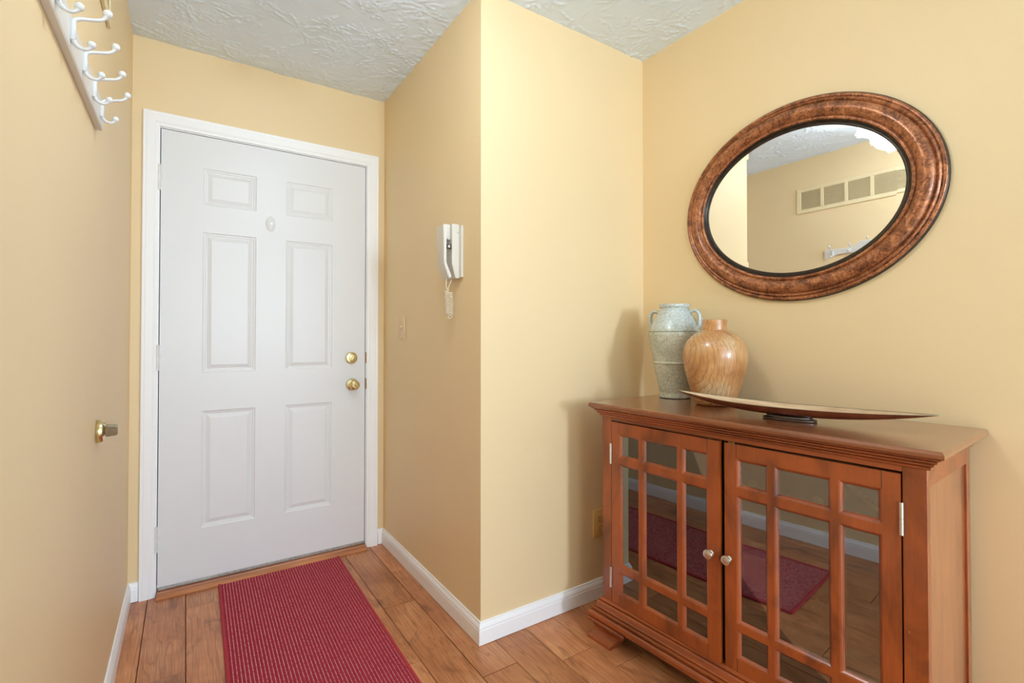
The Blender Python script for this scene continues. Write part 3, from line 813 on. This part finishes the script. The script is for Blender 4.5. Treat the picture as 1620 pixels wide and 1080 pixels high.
# ------------------------------------------------------------------ door mat
def mat_mat():
    m = NT('burgundy_ribbed_weave'); v = m.coord('Object')
    sp = m.n('ShaderNodeSeparateXYZ'); m.l(v, sp.inputs[0])
    rib = .0116
    fr_ = m.math('FRACT', m.math('DIVIDE', sp.outputs[0], rib))
    line = m.ramp(fr_, [(.0, (0, 0, 0)), (.70, (0, 0, 0)), (.74, (1, 1, 1)), (.84, (1, 1, 1)), (.88, (0, 0, 0))])
    idx = m.math('FLOOR', m.math('DIVIDE', sp.outputs[0], rib))
    cb = m.n('ShaderNodeCombineXYZ'); m.l(m.math('MULTIPLY', idx, 7.31), cb.inputs[0]); m.l(m.math('MULTIPLY', sp.outputs[1], 95), cb.inputs[1])
    ds = m.noise(cb.outputs[0], 1.0, 1)
    dash = m.ramp(ds, [(.40, (.25, .25, .25)), (.50, (1, 1, 1))])
    fac = m.math('MULTIPLY', line, dash)
    n1 = m.noise(v, 260, 3); n2 = m.noise(v, 3, 2)
    base = m.ramp(n1, [(.3, srgb(124, 32, 50)), (.7, srgb(200, 66, 86))])
    base = m.mix(m.math('MULTIPLY', n2, .5), base, srgb(164, 48, 66))
    c = m.mix(m.math('MULTIPLY', fac, .72), base, srgb(240, 214, 196))
    m.set(c, .92, spec=.15); m.bump(m.noise(v, 420, 2), .6, .002); return m.m
mt = empty('door_mat', (.384, 1.795, 0), math.radians(-.9)); tag(mt, 'burgundy ribbed runner mat with pale dashes before the entry door', 'mat')
MWd, MLn = .522, 1.665
bm = bmesh.new(); rows = []
nr = 45; rib = .0116
for k in range(nr*4+1):
    x = -nr*rib/2 + k*rib/4
    z = .0052 + .0022*abs(math.sin(PI*(x/rib)))
    rows.append([(x, -MLn/2+.008, z), (x, 0, z), (x, MLn/2-.008, z)])
strips(bm, rows)
obj('pile', bm, mat_mat(), mt, True, 60)
M_BIND = plain('burgundy_binding', srgb(176, 48, 62), .85, nz=.2, nscale=180)
bm = bmesh.new()
box(bm, (-MWd/2-.006, -MLn/2, .0004), (-MWd/2+.006, MLn/2, .0094), .003, 2); box(bm, (MWd/2-.006, -MLn/2, .0004), (MWd/2+.006, MLn/2, .0094), .003, 2)
box(bm, (-MWd/2, -MLn/2-.003, .0004), (MWd/2, -MLn/2+.009, .0092), .003, 2); box(bm, (-MWd/2, MLn/2-.009, .0004), (MWd/2, MLn/2+.003, .0092), .003, 2)
obj('binding', bm, M_BIND, mt, True)
obj('underlay', nbox((-MWd/2, -MLn/2, .0004), (MWd/2, MLn/2, .0045)), M_BIND, mt)

# ------------------------------------------------------------------ coat rack on the left wall
rk = empty('coat_rack', (XL, 1.29, 1.672)); tag(rk, 'white peg board coat rack with double hooks high on the left wall', 'coat rack')
RY1, RY0 = .375, -.375
bp_ = [(0.0005, 0), (.013, 0), (.0150, .004), (.0150, .070), (.013, .074), (.0005, .074)]
bm = bmesh.new(); prism(bm, bp_, lambda t: (t[0], RY0, t[1]), lambda t: (t[0], RY1, t[1])); obj('board', bm, M_RACK, rk)
def hook_bm():
    bm = bmesh.new()
    # spine plate
    tube(bm, [(.0175, 0, .012), (.0180, 0, .03), (.0180, 0, .050)], [.0050, .0058, .0050], 10)
    for v in bm.verts: v.co.y *= 1.45
    def arm(P, r0, r1, ball):
        c = catmull(P, 6); n = len(c)
        tube(bm, c, [r0 + (r1-r0)*min(1, i/(n*.45)) if i < n-8 else r1 + (ball*.8-r1)*(i-(n-8))/7 for i in range(n)], 10)
        bmesh.ops.create_uvsphere(bm, u_segments=14, v_segments=10, radius=ball, matrix=Matrix.Translation(c[-1]))
    arm([(.018, 0, .046), (.021, 0, .053), (.030, 0, .0575), (.046, 0, .0615), (.058, 0, .0655), (.0655, 0, .0725), (.0690, 0, .0810)], .0050, .0034, .0080)
    arm([(.018, 0, .016), (.021, 0, .008), (.028, 0, .0025), (.0360, 0, .0015), (.0420, 0, .0055), (.0455, 0, .0130)], .0048, .0033, .0072)
    return bm
hk = obj('hook', hook_bm(), M_HOOK, rk, True, 60)
for i, y in enumerate((1.612, 1.488, 1.357, 1.226, 1.095, .965)):
    o = hk if i == 0 else hk.copy()
    if i: COL.objects.link(o); o.parent = rk
    o.location = (0, y-1.29, .006)

# ------------------------------------------------------------------ return-air grille high on the left wall
vt = empty('air_grille', (XL, 1.48, 2.040)); tag(vt, 'cream slatted return-air grille near the ceiling of the left wall', 'air vent')
VW, VH = .375, .184
pan = [(.345-.1535*k-.1325, .345-.1535*k) for k in range(5)]
vz0, vz1 = .027, .157
bm = bmesh.new()
def vb(a, b): box(bm, a, b, .0015, 1)
vb((.0005, -VW-.045, 0), (.010, VW, vz0)); vb((.0005, -VW-.045, vz1), (.010, VW, VH))
edges = [VW] + [v for p in pan for v in (p[1], p[0])] + [-VW-.045]
for a, b in zip(edges[0::2], edges[1::2]): vb((.0005, b, vz0), (.010, a, vz1))
M_VENT = plain('vent_cream', srgb(232, 214, 172), .45, nz=.02)
obj('frame', bm, M_VENT, vt)
obj('duct_dark', nbox((.0005, pan[-1][0]+.0005, vz0+.0005), (.0012, pan[0][1]-.0005, vz1-.0005)), plain('duct_dark', srgb(120, 104, 76), .8), vt)
lv = None
for (a, b) in pan:
    for k in range(17):
        z = vz0 + .0045 + k*(vz1-vz0-.006)/16.5
        if lv is None:
            bm2 = bmesh.new(); prism(bm2, [(.0015, .0035), (.0022, .0042), (.0085, -.0022), (.0078, -.0030)], lambda t: (t[0], -(b-a)/2+.0004, t[1]), lambda t: (t[0], (b-a)/2-.0004, t[1]))
            lv = obj('louver', bm2, M_VENT, vt); o = lv
        else:
            o = lv.copy(); COL.objects.link(o); o.parent = vt
        o.location = (0, (a+b)/2, z)

# ------------------------------------------------------------------ thumb-turn lock on the left wall
tl = empty('thumb_turn_lock', (XL, 1.742, .874)); tag(tl, 'brass thumb-turn lock fixed low on the left wall', 'lock')
bm = bmesh.new(); lathe(bm, [(0, .0003), (.030, .0003), (.0310, .002), (.0305, .011), (.0285, .0145), (.021, .0160), (0, .0165)], 40, axis='X'); obj('rose', bm, M_BRASS, tl, True, 35)
bm = bmesh.new(); prism(bm, [(-.011, .0165), (.0115, .0165), (.017, .021), (.0150, .041), (.011, .0445), (-.0105, .0445), (-.014, .041), (-.0165, .021)], lambda t: (t[1], -.0068, t[0]), lambda t: (t[1], .0068, t[0]))
bmesh.ops.bevel(bm, geom=bm.edges[:], offset=.0015, segments=1, affect='EDGES')
o = obj('turn_piece', bm, M_GREYMETAL, tl); o.rotation_euler = (.35, 0, 0)
bm = bmesh.new(); lathe(bm, [(0, .0168), (.003, .0168), (.003, .0176), (0, .018)], 10, axis='X'); obj('screw', bm, M_BRASSDK, tl, True).location = (0, 0, .022)

# ------------------------------------------------------------------ intercom handset
ic = empty('intercom_phone', (XR, 1.775, 1.36)); tag(ic, 'white intercom phone with hanging handset and coiled cord on the hall wall', 'intercom')
def side_prism(name, poly, y0, y1, mat, parent, bev=.002, rot=None):
    bm = bmesh.new()
    prism(bm, [(x-XR, z-1.36) for x, z in poly], lambda t: (t[0], y0-1.775, t[1]), lambda t: (t[0], y1-1.775, t[1]))
    if bev:
        bmesh.ops.recalc_face_normals(bm, faces=bm.faces[:]); bmesh.ops.bevel(bm, geom=bm.edges[:], offset=bev, segments=2, affect='EDGES')
    return obj(name, bm, mat, parent, True, 30)
side_prism('wall_plate', [(.9030, 1.573), (XR-.0003, 1.573), (XR-.0003, 1.368), (.9030, 1.368)], 1.722, 1.835, M_PLASTIC, ic, .001)
side_prism('base_unit', [(.870, 1.578), (.9022, 1.578), (.9022, 1.364), (.886, 1.364), (.870, 1.420)], 1.735, 1.828, M_PLASTIC, ic, .002)
side_prism('ear_rest', [(.8505, 1.5765), (.8705, 1.5765), (.8705, 1.516), (.862, 1.5165), (.8505, 1.5245)], 1.753, 1.815, M_PLASTIC, ic, .0015)
hs = side_prism('handset', [(.832, 1.571), (.8500, 1.574), (.8500, 1.522), (.8460, 1.512), (.8460, 1.423), (.8690, 1.369), (.8580, 1.361), (.8360, 1.417)], 1.735, 1.800, M_PLASTIC, ic, .0022)
M_DARKP = plain('dark_plastic', srgb(50, 46, 44), .5)
bm = bmesh.new(); 
box(bm, (.8475-XR, 1.740-1.775, 1.478-1.36), (.8702-XR, 1.746-1.775, 1.497-1.36), .001, 1)
hook = obj('hook_switch', bm, M_DARKP, ic)
obj('switch_button', nbox((.854-XR, 1.7375-1.775, 1.4825-1.36), (.8625-XR, 1.7405-1.775, 1.4925-1.36), .0008, 1), M_PLASTIC, hook)
bm = bmesh.new(); lathe(bm, [(0, -.0016), (.0022, -.0012), (.0022, .001), (0, .001)], 12, axis='Y'); obj('screw', bm, M_GREYMETAL, ic, True).location = (.894-XR, 1.735-1.775, 1.545-1.36)
# coiled cord: straight lead, coil down, loop, coil back up to the base
def coil(p, q, turns, R_, r, n=10):
    p, q = Vector(p), Vector(q); d = (q-p).normalized(); s = d.cross(Vector((0, 1, 0))).normalized(); u = d.cross(s)
    pts = []
    N = int(turns*n)
    for i in range(N+1):
        t = i/N; a = 2*PI*turns*t
        pts.append(p.lerp(q, t) + R_*(math.cos(a)*s + math.sin(a)*u))
    return pts
L_ = lambda x, y, z: (x-XR, y-1.775, z-1.36)
pts = [Vector(L_(.8605, 1.765, 1.366)), Vector(L_(.8585, 1.765, 1.345)), Vector(L_(.8575, 1.765, 1.330))]
pts += coil(L_(.8600, 1.765, 1.316), L_(.8670, 1.765, 1.222), 13, .0086, .0016)
pts += catmull([pts[-1], L_(.868, 1.768, 1.208), L_(.878, 1.768, 1.206), L_(.888, 1.770, 1.214)], 4)[1:]
pts += coil(L_(.8850, 1.772, 1.222), L_(.8790, 1.772, 1.312), 12, .0084, .0016)
pts += catmull([pts[-1], L_(.874, 1.778, 1.330), L_(.885, 1.780, 1.350), L_(.890, 1.780, 1.366)], 4)[1:]
bm = bmesh.new(); tube(bm, pts, .0021, 5); obj('coiled_cord', bm, M_CORD, ic, True, 80)

# ------------------------------------------------------------------ light switch and outlet
sw = empty('light_switch', (XR, 2.372, 1.180)); tag(sw, 'yellow-painted toggle light switch on the hall wall near the door', 'switch')
obj('cover_plate', nbox((-.0060, -.035, -.058), (-.0003, .035, .058), .0025, 2), M_PLATE, sw, True)
bm = nbox((-.0155, -.0042, .000), (-.0055, .0042, .010), .0012, 1); o = obj('toggle', bm, M_PLATE, sw); 
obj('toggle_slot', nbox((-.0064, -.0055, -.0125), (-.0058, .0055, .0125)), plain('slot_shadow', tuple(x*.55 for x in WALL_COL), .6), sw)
for z in (-.030, .030):
    bm = bmesh.new(); lathe(bm, [(0, -.0070), (.0025, -.0068), (.0032, -.006), (0, -.0055)], 12, axis='X'); obj('screw', bm, M_PLATE, sw, True).location = (0, 0, z)
ot = empty('wall_outlet', (1.507, YN, .324)); tag(ot, 'yellow-painted duplex outlet low on the niche wall beside the cabinet', 'outlet')
obj('cover_plate', nbox((-.0355, -.0062, -.058), (.0355, -.0003, .058), .0025, 2), M_OUTLET, ot, True)
for z in (-.0195, .0195):
    bm = bmesh.new(); box(bm, (-.0165, -.0082, z-.0140), (.0165, -.0058, z+.0140), .0010, 1)
    rc = obj('receptacle', bm, M_OUTLET, ot)
    bm = bmesh.new()
    box(bm, (-.0078, -.0086, z-.001), (-.0056, -.0080, z+.0085)); box(bm, (.0056, -.0086, z-.001), (.0078, -.0080, z+.0085)); box(bm, (-.0024, -.0086, z-.0105), (.0024, -.0080, z-.006))
    obj('slots', bm, M_BLACK, rc)
bm = bmesh.new(); lathe(bm, [(0, -.0076), (.0028, -.0072), (.0032, -.006), (0, -.0055)], 12, axis='Y'); obj('screw', bm, M_OUTLET, ot, True)

# ------------------------------------------------------------------ ceiling light (seen in the mirror)
clx, cly = .43, 1.055
cl = empty('ceiling_light', (clx, cly, H)); tag(cl, 'brass ceiling light with ruffled glass shades seen in the mirror', 'ceiling light')
bm = bmesh.new(); lathe(bm, [(0, -.0003), (.065, -.0003), (.066, -.008), (.055, -.020), (.020, -.028), (.012, -.032), (.012, -.045), (.022, -.055), (.026, -.067), (.018, -.081), (0, -.085)], 36); obj('canopy', bm, M_BRASS, cl, True, 40)
def shade_mat():
    m = NT('frosted_glass_shade'); t = m.t; out = t.nodes['Material Output']; t.nodes.remove(m.b)
    v = m.coord(); f = m.noise(v, 60, 3)
    tl_ = m.n('ShaderNodeBsdfTranslucent'); m.l(m.ramp(f, [(.3, (.90, .90, .88)), (.7, (.97, .97, .95))]), tl_.inputs[0])
    tr = m.n('ShaderNodeBsdfTransparent'); gl = m.n('ShaderNodeBsdfGlossy'); gl.inputs['Roughness'].default_value = .12
    a = m.n('ShaderNodeMixShader'); a.inputs[0].default_value = .45; m.l(tl_.outputs[0], a.inputs[1]); m.l(tr.outputs[0], a.inputs[2])
    b = m.n('ShaderNodeMixShader'); b.inputs[0].default_value = .10; m.l(a.outputs[0], b.inputs[1]); m.l(gl.outputs[0], b.inputs[2])
    m.l(b.outputs[0], out.inputs[0]); return m.m
M_SHADE = shade_mat()
def bulb_mat():
    m = NT('lit_bulb'); m.set((1, .9, .75), .4); m.b.inputs['Emission Color'].default_value = (1, .93, .82, 1); m.b.inputs['Emission Strength'].default_value = 4; return m.m
M_BULB = bulb_mat()
for k in range(3):
    a = 2*PI*k/3 + .5
    dx, dy = math.cos(a), math.sin(a)
    bm = bmesh.new(); tube(bm, catmull([(0, 0, -.067), (dx*.05, dy*.05, -.055), (dx*.095, dy*.095, -.060), (dx*.112, dy*.112, -.080), (dx*.114, dy*.114, -.100)], 6), .006, 10); arm = obj('arm', bm, M_BRASS, cl, True, 60)
    bm = bmesh.new()
    rows = []
    for q in range(48):
        an = 2*PI*q/48; rr = []
        for (r, h) in [(.020, 0), (.026, -.012), (.040, -.035), (.050, -.062), (.058, -.090), (.068, -.112), (.074, -.120)]:
            wv = 1 + .10*math.sin(an*8)*max(0, -h-.03)/.09
            rr.append((dx*.114+r*wv*math.cos(an), dy*.114+r*wv*math.sin(an), -.097+h))
        rows.append(rr)
    strips(bm, rows, closed_u=True); obj('glass_shade', bm, M_SHADE, cl, True, 60)
    bm = bmesh.new(); lathe(bm, [(0, -.075), (.012, -.072), (.021, -.060), (.023, -.048), (.018, -.032), (.012, -.020), (.012, 0), (0, 0)], 20, (dx*.114, dy*.114, -.105)); obj('bulb', bm, M_BULB, cl, True)
pl = bpy.data.lights.new('lamp_glow', 'POINT'); pl.energy = 17; pl.color = (.86, .94, 1.0); pl.shadow_soft_size = .10
po = bpy.data.objects.new('lamp_glow', pl); COL.objects.link(po); po.location = (clx, cly, H-.20)
